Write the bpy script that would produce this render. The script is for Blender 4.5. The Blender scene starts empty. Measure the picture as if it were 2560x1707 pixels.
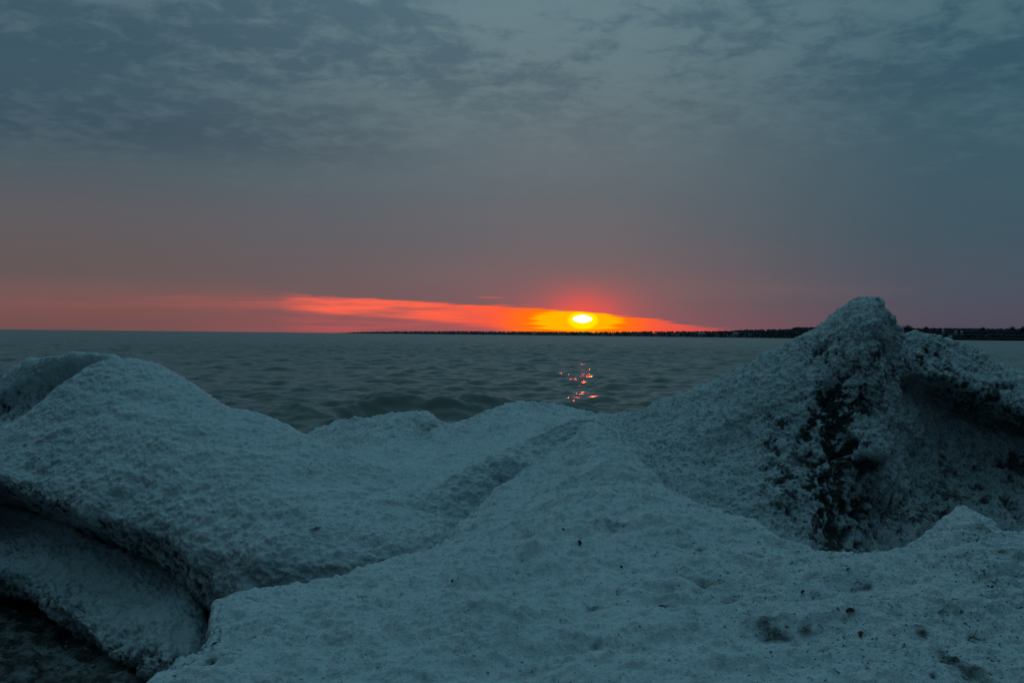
import bpy, math, random
import numpy as np
from mathutils import Vector, Matrix
random.seed(7); rng = np.random.default_rng(11)
S = bpy.context.scene
COL = S.collection
R = math.radians

# ------------------------------------------------------------------ camera
F = 2489.0; CX, CY = 1280.0, 853.5            # focal length and centre in photo pixels (2560 wide)
ROLL = 0.0105; PITCH = -17.0 / F; EYE = 3.0
cam_d = bpy.data.cameras.new('camera'); cam = bpy.data.objects.new('camera', cam_d); COL.objects.link(cam)
cam_d.sensor_width = 36; cam_d.lens = F / 2560 * 36; cam_d.clip_start = 0.1; cam_d.clip_end = 90000
fwd = Vector((0, math.cos(PITCH), math.sin(PITCH)))
right0 = Vector((1, 0, 0)); up0 = right0.cross(fwd)
right = (right0 * math.cos(ROLL) + up0 * math.sin(ROLL)).normalized(); up = right.cross(fwd)
cam.matrix_world = Matrix(((right.x, up.x, -fwd.x, 0), (right.y, up.y, -fwd.y, 0), (right.z, up.z, -fwd.z, EYE), (0, 0, 0, 1)))
S.camera = cam
Rv, Uv, Fv = np.array(right), np.array(up), np.array(fwd)

# ------------------------------------------------------------------ world: dusk sky under a cloud deck
SUN_AZ = (1457 - CX) / F; SUN_EL = 0.0165
W = bpy.data.worlds.new('World'); S.world = W; W.use_nodes = True
NT = W.node_tree; NT.nodes.clear()

class G:                                       # tiny node-graph helper
    def __init__(s, nt): s.nt = nt
    def n(s, t, **k):
        o = s.nt.nodes.new(t)
        for a, b in k.items(): setattr(o, a, b)
        return o
    def put(s, sock, v):
        if isinstance(v, bpy.types.NodeSocket): s.nt.links.new(v, sock)
        elif isinstance(v, (tuple, list)) and sock.type == 'RGBA' and len(v) == 3: sock.default_value = (*v, 1)
        else: sock.default_value = v
    def m(s, op, a, b=0.0, c=0.0, clamp=False):
        o = s.n('ShaderNodeMath', operation=op, use_clamp=clamp)
        for i, v in enumerate((a, b, c)): s.put(o.inputs[i], v)
        return o.outputs[0]
    def ss(s, x, lo, hi):                      # smoothstep
        o = s.n('ShaderNodeMapRange', interpolation_type='SMOOTHSTEP')
        s.put(o.inputs[0], x); s.put(o.inputs[1], lo); s.put(o.inputs[2], hi); return o.outputs[0]
    def mix(s, f, a, b, blend='MIX'):
        o = s.n('ShaderNodeMix', data_type='RGBA', blend_type=blend)
        s.put(o.inputs[0], f); s.put(o.inputs[6], a); s.put(o.inputs[7], b); return o.outputs[2]
    def xyz(s, x, y, z):
        o = s.n('ShaderNodeCombineXYZ'); s.put(o.inputs[0], x); s.put(o.inputs[1], y); s.put(o.inputs[2], z); return o.outputs[0]
    def noise(s, v, scale, detail=4, rough=.55, dist=0.0):
        o = s.n('ShaderNodeTexNoise'); s.put(o.inputs['Vector'], v); o.inputs['Scale'].default_value = scale
        o.inputs['Detail'].default_value = detail; o.inputs['Roughness'].default_value = rough; o.inputs['Distortion'].default_value = dist
        return o.outputs[0]
    def ramp(s, x, stops):
        o = s.n('ShaderNodeValToRGB'); s.put(o.inputs[0], x); e = o.color_ramp.elements
        while len(e) < len(stops): e.new(0.5)
        for q, (p, c) in zip(e, stops): q.position = p; q.color = (*c, 1)
        return o.outputs[0]
    def curve(s, x, x0, x1, pts):              # piecewise-linear function of x, values 0..1
        t = s.m('DIVIDE', s.m('SUBTRACT', x, x0), x1 - x0, clamp=True)
        o = s.n('ShaderNodeValToRGB'); s.put(o.inputs[0], t); e = o.color_ramp.elements; o.color_ramp.interpolation = 'B_SPLINE' if False else 'LINEAR'
        while len(e) < len(pts): e.new(0.5)
        for q, (p, v) in zip(e, pts): q.position = min(1, max(0, (p - x0) / (x1 - x0))); q.color = (v, v, v, 1)
        return o.outputs[0]

def lin(r, g, b):
    f = lambda c: (c / 255 / 12.92) if c / 255 <= .04045 else ((c / 255 + .055) / 1.055) ** 2.4
    return (f(r), f(g), f(b))

g = G(NT)
tc = g.n('ShaderNodeTexCoord'); D = tc.outputs['Generated']
sp = g.n('ShaderNodeSeparateXYZ'); g.put(sp.inputs[0], D)
dx, dy, dz = sp.outputs
dyc = g.m('MAXIMUM', dy, 0.02)
az = g.m('DIVIDE', dx, dyc)                    # tangent of the azimuth
el = g.m('DIVIDE', dz, g.m('MAXIMUM', g.m('SQRT', g.m('ADD', g.m('MULTIPLY', dx, dx), g.m('MULTIPLY', dy, dy))), .02))
front = g.ss(dy, -0.3, 0.6)
# overall cloud colour by height: left column and right column
ELS = 0.40
t = g.m('DIVIDE', el, ELS, clamp=True)
left = g.ramp(t, [(0, lin(112, 78, 78)), (.055, lin(118, 83, 82)), (.09, lin(112, 85, 84)), (.13, lin(98, 85, 87)), (.28, lin(88, 89, 96)), (.38, lin(74, 90, 99)), (.47, lin(66, 89, 102)), (.62, lin(72, 98, 110)), (1, lin(88, 112, 124))])
midc = g.ramp(t, [(0, lin(140, 84, 90)), (.08, lin(100, 84, 94)), (.20, lin(84, 90, 102)), (.34, lin(82, 98, 109)), (.56, lin(93, 114, 122)), (.8, lin(98, 124, 133)), (1, lin(98, 126, 136))])
rightc = g.ramp(t, [(0, lin(78, 72, 88)), (.1, lin(66, 78, 95)), (.25, lin(53, 82, 97)), (.5, lin(54, 88, 103)), (.65, lin(63, 98, 112)), (.8, lin(72, 106, 118)), (1, lin(84, 116, 128))])
base = g.mix(g.ss(az, -.45, .02), left, midc)
base = g.mix(g.ss(az, .02, .47), base, rightc)
# cloud texture projected on a flat deck overhead
inv = g.m('DIVIDE', 1.0, g.m('ADD', g.m('MAXIMUM', dz, 0), .16))
pc = g.xyz(g.m('MULTIPLY', dx, inv), g.m('MULTIPLY', dy, inv), 3.7)
n1 = g.noise(pc, 2.6, 3, .55, .2)
n2 = g.noise(g.xyz(g.m('MULTIPLY', dx, inv), g.m('MULTIPLY', dy, inv), 8.2), 13.0, 4, .6, .3)
hi = g.ss(el, .10, .22)
leftblob = g.m('MULTIPLY', g.ss(az, .02, -.22), g.m('MULTIPLY', g.ss(el, .145, .19), g.ss(el, .37, .24)))
cl = g.m('ADD', g.m('MULTIPLY', n1, .48), g.m('MULTIPLY', n2, .52))
cl = g.m('SUBTRACT', cl, g.m('MULTIPLY', leftblob, .075))
dark = g.ss(cl, .54, .38)
smooth_r = g.ss(el, .16, .27)                  # the deck is featureless lower down on the right
amt = g.m('MULTIPLY', g.m('MULTIPLY', dark, g.m('MAXIMUM', smooth_r, g.m('MULTIPLY', leftblob, .75))), .74, clamp=True)
base = g.mix(amt, base, g.mix(1.0, base, lin(182, 205, 220), 'MULTIPLY'))
base = g.mix(g.m('MULTIPLY', hi, g.m('MULTIPLY', g.ss(cl, .48, .66), .14)), base, lin(108, 134, 144))
# soft streaks low in the deck
st = g.noise(g.xyz(g.m('MULTIPLY', az, 3.0), g.m('MULTIPLY', el, 26), 1.3), 1.0, 4, .5)
base = g.mix(g.m('MULTIPLY', g.ss(st, .45, .7), g.m('MULTIPLY', g.ss(el, .16, .04), .25)), base, lin(104, 92, 97))
# distances from the sun
da = g.m('SUBTRACT', az, SUN_AZ); de = g.m('SUBTRACT', el, SUN_EL)
def blob(sa, se, oe=0.0, oa=0.0):
    a = g.m('DIVIDE', g.m('SUBTRACT', da, oa), sa); b = g.m('DIVIDE', g.m('SUBTRACT', de, oe), se)
    return g.m('POWER', 2.718, g.m('MULTIPLY', g.m('ADD', g.m('MULTIPLY', a, a), g.m('MULTIPLY', b, b)), -1.0))
def q(sa, se, oe=0.0, oa=0.0):
    a = g.m('DIVIDE', g.m('SUBTRACT', da, oa), sa); b = g.m('DIVIDE', g.m('SUBTRACT', de, oe), se)
    return g.m('SQRT', g.m('ADD', g.m('MULTIPLY', a, a), g.m('MULTIPLY', b, b)))
base = g.mix(g.m('MULTIPLY', blob(.13, .05), .4), base, lin(126, 84, 98))
base = g.mix(g.m('MULTIPLY', blob(.062, .026, .004), .6), base, lin(190, 78, 88))
base = g.mix(g.m('MULTIPLY', blob(.032, .021), .8), base, lin(245, 76, 68))
# the clear slot between the deck and the horizon
PXA = lambda px: (px - CX) / F
A0, A1 = PXA(-600), PXA(2300)
K = 20.0
wob = g.m('MULTIPLY', g.m('SUBTRACT', g.noise(g.xyz(g.m('MULTIPLY', az, 13), g.m('MULTIPLY', el, 260), 0), 1, 5, .62), .5), .015)
top = g.m('ADD', g.m('DIVIDE', g.curve(az, A0, A1, [(PXA(p), v * K) for p, v in
      [(-600, .030), (300, .033), (560, .034), (720, .035), (760, .0355), (900, .0335), (1050, .0315), (1180, .029), (1300, .0262), (1457, .0222), (1600, .0178), (1750, .0100), (1850, .0060), (1930, .0), (2300, .0)]]), K), wob)
low = g.m('ADD', g.m('DIVIDE', g.curve(az, A0, A1, [(PXA(p), v * K) for p, v in
      [(-600, .022), (300, .022), (700, .0240), (800, .020), (900, .0178), (1050, .0155), (1200, .0105), (1350, .0), (2300, .0)]]), K), wob)
brk = g.noise(g.xyz(g.m('MULTIPLY', az, 10), g.m('MULTIPLY', el, 150), 9), 1, 5, .6)
inten = g.m('MULTIPLY', g.mix(g.ss(az, -.10, .02), g.m('ADD', .35, g.m('MULTIPLY', g.ss(brk, .38, .62), .75)), (1, 1, 1)), g.curve(az, A0, A1, [(PXA(p), v) for p, v in [(-600, .02), (0, .02), (350, .05), (520, .13), (690, .20), (760, .70), (830, 1), (1560, 1), (1680, .75), (1780, .4), (1900, .15), (2300, .0)]]))
soft = g.m('MULTIPLY', g.ss(az, -.20, -.27), .010)
edge = g.ss(el, g.m('ADD', g.m('ADD', top, .0022), soft), g.m('SUBTRACT', g.m('SUBTRACT', top, .0010), soft))
edge = g.m('MAXIMUM', edge, g.m('MULTIPLY', g.ss(q(.022, .0010, .0205, -.093), 1.0, .2), .28))
bandlow = g.ss(el, g.m('SUBTRACT', low, .0045), g.m('ADD', low, .0025))
base = g.mix(g.m('MULTIPLY', edge, g.m('MULTIPLY', inten, .75)), base, lin(180, 84, 86))
bcol = g.mix(g.ss(az, SUN_AZ + .06, SUN_AZ + .16), g.mix(blob(.13, .2), lin(246, 100, 80), lin(255, 78, 40)), lin(228, 74, 74))
slot = g.m('MULTIPLY', edge, g.m('MULTIPLY', inten, bandlow))
base = g.mix(slot, base, bcol)
streak = g.noise(g.xyz(g.m('MULTIPLY', az, 9), g.m('MULTIPLY', el, 330), 5), 1, 4, .6)
sk = g.m('ADD', .72, g.m('MULTIPLY', streak, .56))
base = g.mix(g.m('MULTIPLY', edge, g.m('MULTIPLY', sk, g.ss(q(.090, .034, -.004, -.008), 1.0, .45))), base, (1.0, .16, .002))
base = g.mix(g.m('MULTIPLY', edge, g.ss(g.m('ADD', q(.050, .0130, -.002, -.006), g.m('MULTIPLY', g.m('SUBTRACT', streak, .5), 1.3)), 1.0, .72)), base, (1.0, .45, .0))
yel = g.m('MULTIPLY', edge, g.ss(q(.0175, .0105, -.0013), 1.0, .7))
base = g.mix(yel, base, (1.1, .8, .0))
ca = g.m('ABSOLUTE', g.m('DIVIDE', g.m('ADD', da, .0006), .0100)); cb = g.m('DIVIDE', de, .0043)
core = g.ss(g.m('ADD', g.m('POWER', ca, 1.35), g.m('MULTIPLY', cb, cb)), 1.1, .85)
base = g.mix(core, base, (1.9, 1.5, 1.0))
# behind and above the camera the evening sky is a plain dim blue
back = g.ramp(g.m('MAXIMUM', dz, 0), [(0, lin(14, 22, 30)), (.35, lin(28, 46, 58)), (.75, lin(70, 106, 122)), (1, lin(99, 147, 163))])
highc = g.ramp(g.m('MAXIMUM', dz, 0), [(0, lin(84, 112, 126)), (1, lin(99, 147, 163))])
base = g.mix(g.ss(el, .36, .8), base, highc)
sky = g.mix(front, back, base)
bg = g.n('ShaderNodeBackground'); g.put(bg.inputs[0], sky); bg.inputs[1].default_value = 1.0
# a trace of physically based sky behind the clouds
nis = g.n('ShaderNodeTexSky', sky_type='NISHITA'); nis.sun_disc = False
nis.sun_elevation = SUN_EL; nis.sun_rotation = math.atan(SUN_AZ); nis.dust_density = 2.0
bg2 = g.n('ShaderNodeBackground'); g.put(bg2.inputs[0], nis.outputs[0]); bg2.inputs[1].default_value = 0.004
add = g.n('ShaderNodeAddShader'); g.put(add.inputs[0], bg.outputs[0]); g.put(add.inputs[1], bg2.outputs[0])
out = g.n('ShaderNodeOutputWorld'); g.put(out.inputs[0], add.outputs[0])
W.cycles.sampling_method = 'MANUAL'; W.cycles.sample_map_resolution = 2048

# ------------------------------------------------------------------ the setting sun
sl = bpy.data.lights.new('sun', 'SUN'); sun = bpy.data.objects.new('sun', sl); COL.objects.link(sun)
sl.energy = 0.3; sl.angle = R(.55); sl.color = (1, .055, .012)
sd = Vector((SUN_AZ, 1, SUN_EL)).normalized()
sun.rotation_euler = sd.to_track_quat('Z', 'Y').to_euler()

S.view_settings.view_transform = 'Standard'; S.view_settings.look = 'None'
S.view_settings.gamma = 1; S.view_settings.exposure = 0.0; S.view_settings.use_curve_mapping = False

# ------------------------------------------------------------------ helpers
def P(px, py, d):
    v = Rv * ((px - CX) / F) + Uv * ((CY - py) / F) + Fv
    v = v * (d / v[1]); v[2] += EYE
    return v
def proj(V):
    q_ = V - np.array([0, 0, EYE]); z = q_ @ Fv
    return CX + F * (q_ @ Rv) / z, CY - F * (q_ @ Uv) / z, z
def tag(o, label=None, cat=None, group=None, kind=None):
    if label: o['label'] = label
    if cat: o['category'] = cat
    if group: o['group'] = group
    if kind: o['kind'] = kind
    return o
def hash3(ix, iy, iz, seed):
    h = (ix * 374761393 + iy * 668265263 + iz * 2147483647 * 3 + iz * 1274126177 + seed * 974634777) & 0xffffffff
    h = ((h ^ (h >> 13)) * 1103515245) & 0xffffffff
    h = ((h ^ (h >> 15)) * 2246822519) & 0xffffffff
    return ((h ^ (h >> 16)) & 0xffffff).astype(np.float32) / 8388607.5 - 1
def vn(V, scale, seed=0):
    V = V / scale + 37.13 * (seed + 1)
    i = np.floor(V).astype(np.int64); f = (V - i).astype(np.float32); u = f * f * f * (f * (f * 6 - 15) + 10)
    r = np.zeros(len(V), np.float32)
    for a in (0, 1):
        wa = u[:, 0] if a else 1 - u[:, 0]
        for b in (0, 1):
            wb = u[:, 1] if b else 1 - u[:, 1]
            for c in (0, 1):
                wc = u[:, 2] if c else 1 - u[:, 2]
                r += wa * wb * wc * hash3(i[:, 0] + a, i[:, 1] + b, i[:, 2] + c, seed)
    return r
ROTM = np.array([[.8, .6, 0], [-.48, .64, .6], [.36, -.48, .8]])
def fbm(V, scale, octs=3, seed=0, gain=.5):
    s, a, t_ = 0, 1, 0; V = V @ ROTM.T
    for k in range(octs):
        s = s + a * vn(V, scale, seed + k); t_ += a; a *= gain; scale *= .48; V = V @ ROTM.T
    return s / t_
def mesh_np(name, V, Fq, mat=None, smooth=True, parent=None, attrs=None):
    me = bpy.data.meshes.new(name); V = np.asarray(V, np.float32); Fq = np.asarray(Fq, np.int32)
    k = Fq.shape[1]
    me.vertices.add(len(V)); me.vertices.foreach_set('co', V.ravel())
    me.loops.add(Fq.size); me.loops.foreach_set('vertex_index', Fq.ravel())
    me.polygons.add(len(Fq)); me.polygons.foreach_set('loop_start', np.arange(0, Fq.size, k, dtype=np.int32))
    me.polygons.foreach_set('loop_total', np.full(len(Fq), k, np.int32))
    me.polygons.foreach_set('use_smooth', np.full(len(Fq), smooth))
    me.update(calc_edges=True)
    for an, av in (attrs or {}).items():
        at = me.attributes.new(an, 'FLOAT', 'POINT'); at.data.foreach_set('value', np.asarray(av, np.float32))
    if mat: me.materials.append(mat)
    o = bpy.data.objects.new(name, me); COL.objects.link(o)
    if parent: o.parent = parent
    return o
def grid_faces(m, n, off=0):
    a = (np.arange(m - 1)[:, None] * n + np.arange(n - 1)[None, :]).ravel() + off
    return np.stack([a, a + 1, a + n + 1, a + n], 1)
def catmull(Pts, ts):                          # Pts: K x ... ; ts in 0..K-1
    K_ = len(Pts); i = np.clip(np.floor(ts).astype(int), 0, K_ - 2); f = (ts - i).reshape(-1, *([1] * (Pts.ndim - 1)))
    p0, p1, p2, p3 = Pts[np.clip(i - 1, 0, K_ - 1)], Pts[i], Pts[i + 1], Pts[np.clip(i + 2, 0, K_ - 1)]
    return .5 * (2 * p1 + (p2 - p0) * f + (2 * p0 - 5 * p1 + 4 * p2 - p3) * f ** 2 + (3 * p1 - p0 - 3 * p2 + p3) * f ** 3)
def row(pts, n, kdn=31):
    pts = np.array(pts, float); k = 400
    px = np.linspace(pts[0, 0], pts[-1, 0], k)
    py = np.interp(px, pts[:, 0], pts[:, 1]); d = np.interp(px, pts[:, 0], pts[:, 2])
    ker = np.hanning(9); ker /= ker.sum(); kd = np.hanning(kdn); kd /= kd.sum()
    sm = lambda a, kk: np.convolve(np.pad(a, len(kk) // 2, mode='reflect', reflect_type='odd'), kk, 'valid')
    py, d = sm(py, ker), sm(d, kd)
    xs = np.linspace(px[0], px[-1], n)
    return np.array([P(x, y, z) for x, y, z in zip(xs, np.interp(xs, px, py), np.interp(xs, px, d))])
def loft(rows, m, n, back=((0, .5, -.35), (0, 1.2, -1.6)), frontd=((0, -.3, -.5),), lefts=((-.12, 0, -.25), (-.25, 0, -1.4)), rights=((.12, 0, -.25), (.25, 0, -1.4)), wts=None, nc=150, kdn=31):
    C_ = [row(r_, nc, kdn) for r_ in rows]
    for o in back: C_.insert(0, C_[0] + np.array(o))
    for o in frontd: C_.append(C_[-1] + np.array(o))
    C_ = np.array(C_)
    L = [C_[:, :1] + np.array(o) for o in reversed(lefts)]; Rr = [C_[:, -1:] + np.array(o) for o in rights]
    # the skirt columns descend from the row ends
    C_ = np.concatenate(L + [C_] + Rr, 1)
    segs = len(C_) - 1
    w = np.ones(segs) if wts is None else np.array(wts, float)
    cum = np.concatenate([[0], np.cumsum(w)]); ts = np.interp(np.linspace(0, cum[-1], m), cum, np.arange(segs + 1))
    A = catmull(C_, ts)
    nl, nr = len(lefts), len(rights); K2 = C_.shape[1] - 1
    main = np.linspace(nl, K2 - nr, n); le = np.linspace(0, nl, 14 * nl, endpoint=False); ri = np.linspace(K2 - nr, K2, 14 * nr + 1)[1:]
    us = np.concatenate([le, main, ri])
    A = catmull(A.transpose(1, 0, 2), us).transpose(1, 0, 2)
    return A
def normals(A):
    du = np.gradient(A, axis=1); dv = np.gradient(A, axis=0)
    N = np.cross(dv, du); N /= np.linalg.norm(N, axis=2, keepdims=True) + 1e-9
    if N[..., 2].mean() < 0: N = -N
    return N
def ice_surface(A, amp=1.0, seed=0, rough=1.0, spots=(), dirt_shade=(), spec=.5, aniso=(1, 1, 1), clefts=(), low=0.0, hollow=.45):
    """displace a lofted ice surface; returns vertices and the dirt/speck attributes"""
    m, n, _ = A.shape; N = normals(A); V = A.reshape(-1, 3); Nf = N.reshape(-1, 3).copy()
    Va = V * np.array(aniso)
    fr = np.repeat(np.clip((np.arange(m) / m - .16) / .22, 0, 1), n); sil = .45 + .55 * fr if low else 1.0
    n_lo, n_mid = fbm(Va, .62, 2, seed), fbm(Va, .22, 3, seed + 10)
    h = (amp * .045 * sil + low * fr) * n_lo + amp * (.040 * sil + low * .45 * fr) * n_mid
    b = 1 - np.abs(fbm(Va, .11, 2, seed + 20)) * 2.0
    h += rough * (.014 * b + .016 * fbm(V, .07, 2, seed + 30) + .012 * fbm(V, .028, 2, seed + 40))
    px, py, dd = proj(V)
    hol = np.clip(-(.4 * n_lo + n_mid) - .22, 0, 1)          # fold shading put into the colour of the hollows, plus extra grit
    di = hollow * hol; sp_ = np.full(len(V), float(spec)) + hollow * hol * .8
    for (cx, cy, rp, ht, dm) in spots:
        k = np.argmin((px - cx) ** 2 + (py - cy) ** 2 + (dd * 2) ** 2)
        c = V[k]; rr = rp * c[1] / F
        r2 = ((V - c) ** 2).sum(1); ix = np.nonzero(r2 < (3 * rr) ** 2)[0]
        w = np.exp(-r2[ix] / rr ** 2 * (1 + .7 * fbm(V[ix], rr * .9, 2, seed + 50)))
        h[ix] += ht * w; di[ix] += dm * w
    nd = fbm(V, .075, 3, seed + 60); nd2 = fbm(V, .025, 2, seed + 70)
    for (cx, cy, rx, ry, am) in dirt_shade:
        w = np.exp(-((px - cx) / rx) ** 2 - ((py - cy) / ry) ** 2)
        di += am * w * np.clip(.45 + 1.3 * nd + .8 * nd2, 0, 2)
        h -= am * w * rough * .018 * np.clip(.2 + 1.6 * nd + 1.2 * nd2, 0, 2)
        sp_ += .9 * am * w
    for (x0, y0, x1, y1, wd, dp) in clefts:                # a cleft running between two places on the face
        t_ = np.clip(((px - x0) * (x1 - x0) + (py - y0) * (y1 - y0)) / ((x1 - x0) ** 2 + (y1 - y0) ** 2), 0, 1)
        q_ = np.hypot(px - x0 - t_ * (x1 - x0), py - y0 - t_ * (y1 - y0)) / (wd * (1 + .7 * nd))
        w = np.exp(-q_ ** 2); h -= dp * w; di += .9 * w * (.5 + .5 * nd2 + nd)
    V2 = V + Nf * h[:, None]
    A2 = V2.reshape(m, n, 3)
    return A2, {'dirt_shade': np.clip(di, 0, 1.2), 'speck': np.clip(sp_, 0, 1.5)}  # one attribute carries both real stains and painted shade

# ------------------------------------------------------------------ materials
def mat(name): 
    m_ = bpy.data.materials.new(name); m_.use_nodes = True; m_.node_tree.nodes.clear(); gg = G(m_.node_tree)
    o = gg.n('ShaderNodeOutputMaterial'); b = gg.n('ShaderNodeBsdfPrincipled'); gg.put(o.inputs[0], b.outputs[0]); return m_, gg, b
def plain(name, col, rough=.8, var=.3, scale=8):
    m_, gg, b = mat(name); tcn = gg.n('ShaderNodeTexCoord').outputs['Object']
    nz = gg.noise(tcn, scale, 3)
    gg.put(b.inputs['Base Color'], gg.mix(nz, tuple(c * (1 - var) for c in col), tuple(c * (1 + var) for c in col)))
    b.inputs['Roughness'].default_value = rough; return m_
def ice_mat(name, tint=(.60, .70, .74), wet=.0):
    m_, gg, b = mat(name); co = gg.n('ShaderNodeNewGeometry').outputs['Position']
    at = gg.n('ShaderNodeAttribute', attribute_name='dirt_shade').outputs['Fac']; asp = gg.n('ShaderNodeAttribute', attribute_name='speck').outputs['Fac']
    big = gg.noise(co, 2.2, 4, .6); mid = gg.noise(co, 16, 4, .6); fine = gg.noise(co, 70, 3, .6); grit = gg.noise(co, 46, 2, .5); gz = gg.noise(co, 120, 2, .5)
    col = gg.mix(gg.ss(big, .3, .7), tint, (tint[0] * .84, tint[1] * .88, tint[2] * .90))
    col = gg.mix(gg.m('MULTIPLY', gg.ss(mid, .50, .68), .42), col, (.27, .33, .34))
    pat = gg.noise(co, 5.5, 5, .68)
    col = gg.mix(gg.m('MULTIPLY', gg.ss(pat, .54, .70), .55), col, (.24, .27, .25))
    col = gg.mix(gg.m('MULTIPLY', gg.ss(fine, .5, .72), .45), col, (.82, .88, .90))
    col = gg.mix(gg.m('MULTIPLY', gg.ss(fine, .48, .30), .40), col, (.30, .36, .38))
    # grit frozen into the ice
    thr = gg.m('SUBTRACT', .735, gg.m('MULTIPLY', asp, .075))
    g1 = gg.m('GREATER_THAN', grit, thr)
    g2 = gg.m('GREATER_THAN', gz, gg.m('ADD', thr, .015))
    col = gg.mix(gg.m('MULTIPLY', gg.m('MAXIMUM', g1, g2), .8), col, (.030, .026, .020))
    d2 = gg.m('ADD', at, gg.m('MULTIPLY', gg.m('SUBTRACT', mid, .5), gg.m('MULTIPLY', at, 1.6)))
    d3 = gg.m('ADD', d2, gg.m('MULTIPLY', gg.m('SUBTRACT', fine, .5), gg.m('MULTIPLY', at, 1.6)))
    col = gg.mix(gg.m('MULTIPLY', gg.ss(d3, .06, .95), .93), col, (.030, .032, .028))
    gg.put(b.inputs['Base Color'], col); b.inputs['Roughness'].default_value = .55 - wet * .3; b.inputs['Specular IOR Level'].default_value = .35
    bp = gg.n('ShaderNodeBump'); bp.inputs['Strength'].default_value = 1.0; bp.inputs['Distance'].default_value = .016
    gg.put(bp.inputs['Height'], gg.m('ADD', gg.noise(co, 30, 4, .65), gg.m('MULTIPLY', gg.noise(co, 150, 2), .35))); gg.put(b.inputs['Normal'], bp.outputs[0])
    return m_
M_ICE = ice_mat('granular_ice', (.66, .74, .75)); M_ICE2 = ice_mat('dirty_ice', (.58, .66, .67)); 

# water
m_, gg, b = mat('lake_water'); M_WATER = m_
co = gg.n('ShaderNodeNewGeometry').outputs['Position']; mp = gg.n('ShaderNodeMapping'); gg.put(mp.inputs[0], co); mp.inputs['Scale'].default_value = (.55, 1.0, 1)
wv = mp.outputs[0]
bsum = gg.m('ADD', gg.m('MULTIPLY', gg.noise(wv, 1.1, 6, .62, .4), .55), gg.m('MULTIPLY', gg.noise(wv, .22, 3, .5), .9))
bp = gg.n('ShaderNodeBump'); bp.inputs['Strength'].default_value = 1; bp.inputs['Distance'].default_value = .42
gg.put(bp.inputs['Height'], bsum); # small ripples as slopes, so that far water keeps its roughness
def slope(sc, det, k, off):
    o = gg.n('ShaderNodeTexNoise'); gg.put(o.inputs['Vector'], wv); o.inputs['Scale'].default_value = sc; o.inputs['Detail'].default_value = det; o.inputs['Roughness'].default_value = .6
    v = gg.n('ShaderNodeVectorMath', operation='SUBTRACT'); gg.put(v.inputs[0], o.outputs['Color']); v.inputs[1].default_value = (.5, .5, .5)
    sx = gg.n('ShaderNodeSeparateXYZ'); gg.put(sx.inputs[0], v.outputs[0])   # steeper faces look to the shore the waves run to
    return gg.xyz(gg.m('MULTIPLY', sx.outputs[0], k * .6), gg.m('MULTIPLY', gg.m('ADD', gg.m('ABSOLUTE', sx.outputs[1]), off), gg.m('MULTIPLY', gg.m('ADD', gg.m('MULTIPLY', calm, .75), .25), -k)), 0.0)
def vadd(a, b_):
    v = gg.n('ShaderNodeVectorMath', operation='ADD'); gg.put(v.inputs[0], a); gg.put(v.inputs[1], b_); return v.outputs[0]
nrm = gg.n('ShaderNodeNewGeometry').outputs['Normal']
sy = gg.n('ShaderNodeSeparateXYZ'); gg.put(sy.inputs[0], co); calm = gg.ss(sy.outputs[1], 55, 170)   # gentler ripples inshore
vsum = vadd(vadd(nrm, slope(1.3, 5, 1.3, .02)), vadd(slope(.28, 3, .6, .02), slope(.06, 2, .3, .0)))
vn_ = gg.n('ShaderNodeVectorMath', operation='NORMALIZE'); gg.put(vn_.inputs[0], vsum)
gg.put(b.inputs['Normal'], vn_.outputs[0])
gg.put(b.inputs['Base Color'], (.115, .135, .118)); b.inputs['Roughness'].default_value = .19; b.inputs['IOR'].default_value = 1.33

# ------------------------------------------------------------------ lake
def water_height(X, Y, spacing):
    h = np.zeros_like(X); r_ = np.random.default_rng(5)
    for k in range(70):
        wl = .45 * (16 ** (r_.random())); ang = r_.normal(0, .55) + .12; amp = .0135 * wl ** .70
        kx, ky = 2 * math.pi / wl * math.sin(ang), 2 * math.pi / wl * math.cos(ang); ph = r_.random() * 6.28
        f = np.clip((wl / spacing - 2.5) / 2.5, 0, 1)
        s = np.sin(kx * X + ky * Y + ph); h += f * amp * .68 * (s + .5 * (s * s - .5))
    return h
rowsY = np.concatenate([np.linspace(10.7, 14, 20, endpoint=False), np.geomspace(14, 550, 1080, endpoint=False), np.geomspace(550, 1500, 60, endpoint=False), np.geomspace(1500, 60000, 30)])
nx = 760; tt = np.linspace(-1, 1, nx); tt = np.sign(tt) * (np.abs(tt) * .75 + .25 * np.abs(tt) ** 5)
X = tt[None, :] * (10 + 1.0 * rowsY[:, None]); Y = np.repeat(rowsY[:, None], nx, 1)
sp_x = np.abs(np.gradient(X, axis=1)); sp_y = np.repeat(np.gradient(rowsY)[:, None], nx, 1)
Z = water_height(X, Y, np.maximum(sp_x, sp_y))
V0 = np.stack([X, Y, np.zeros_like(X)], 2).reshape(-1, 3)
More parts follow.
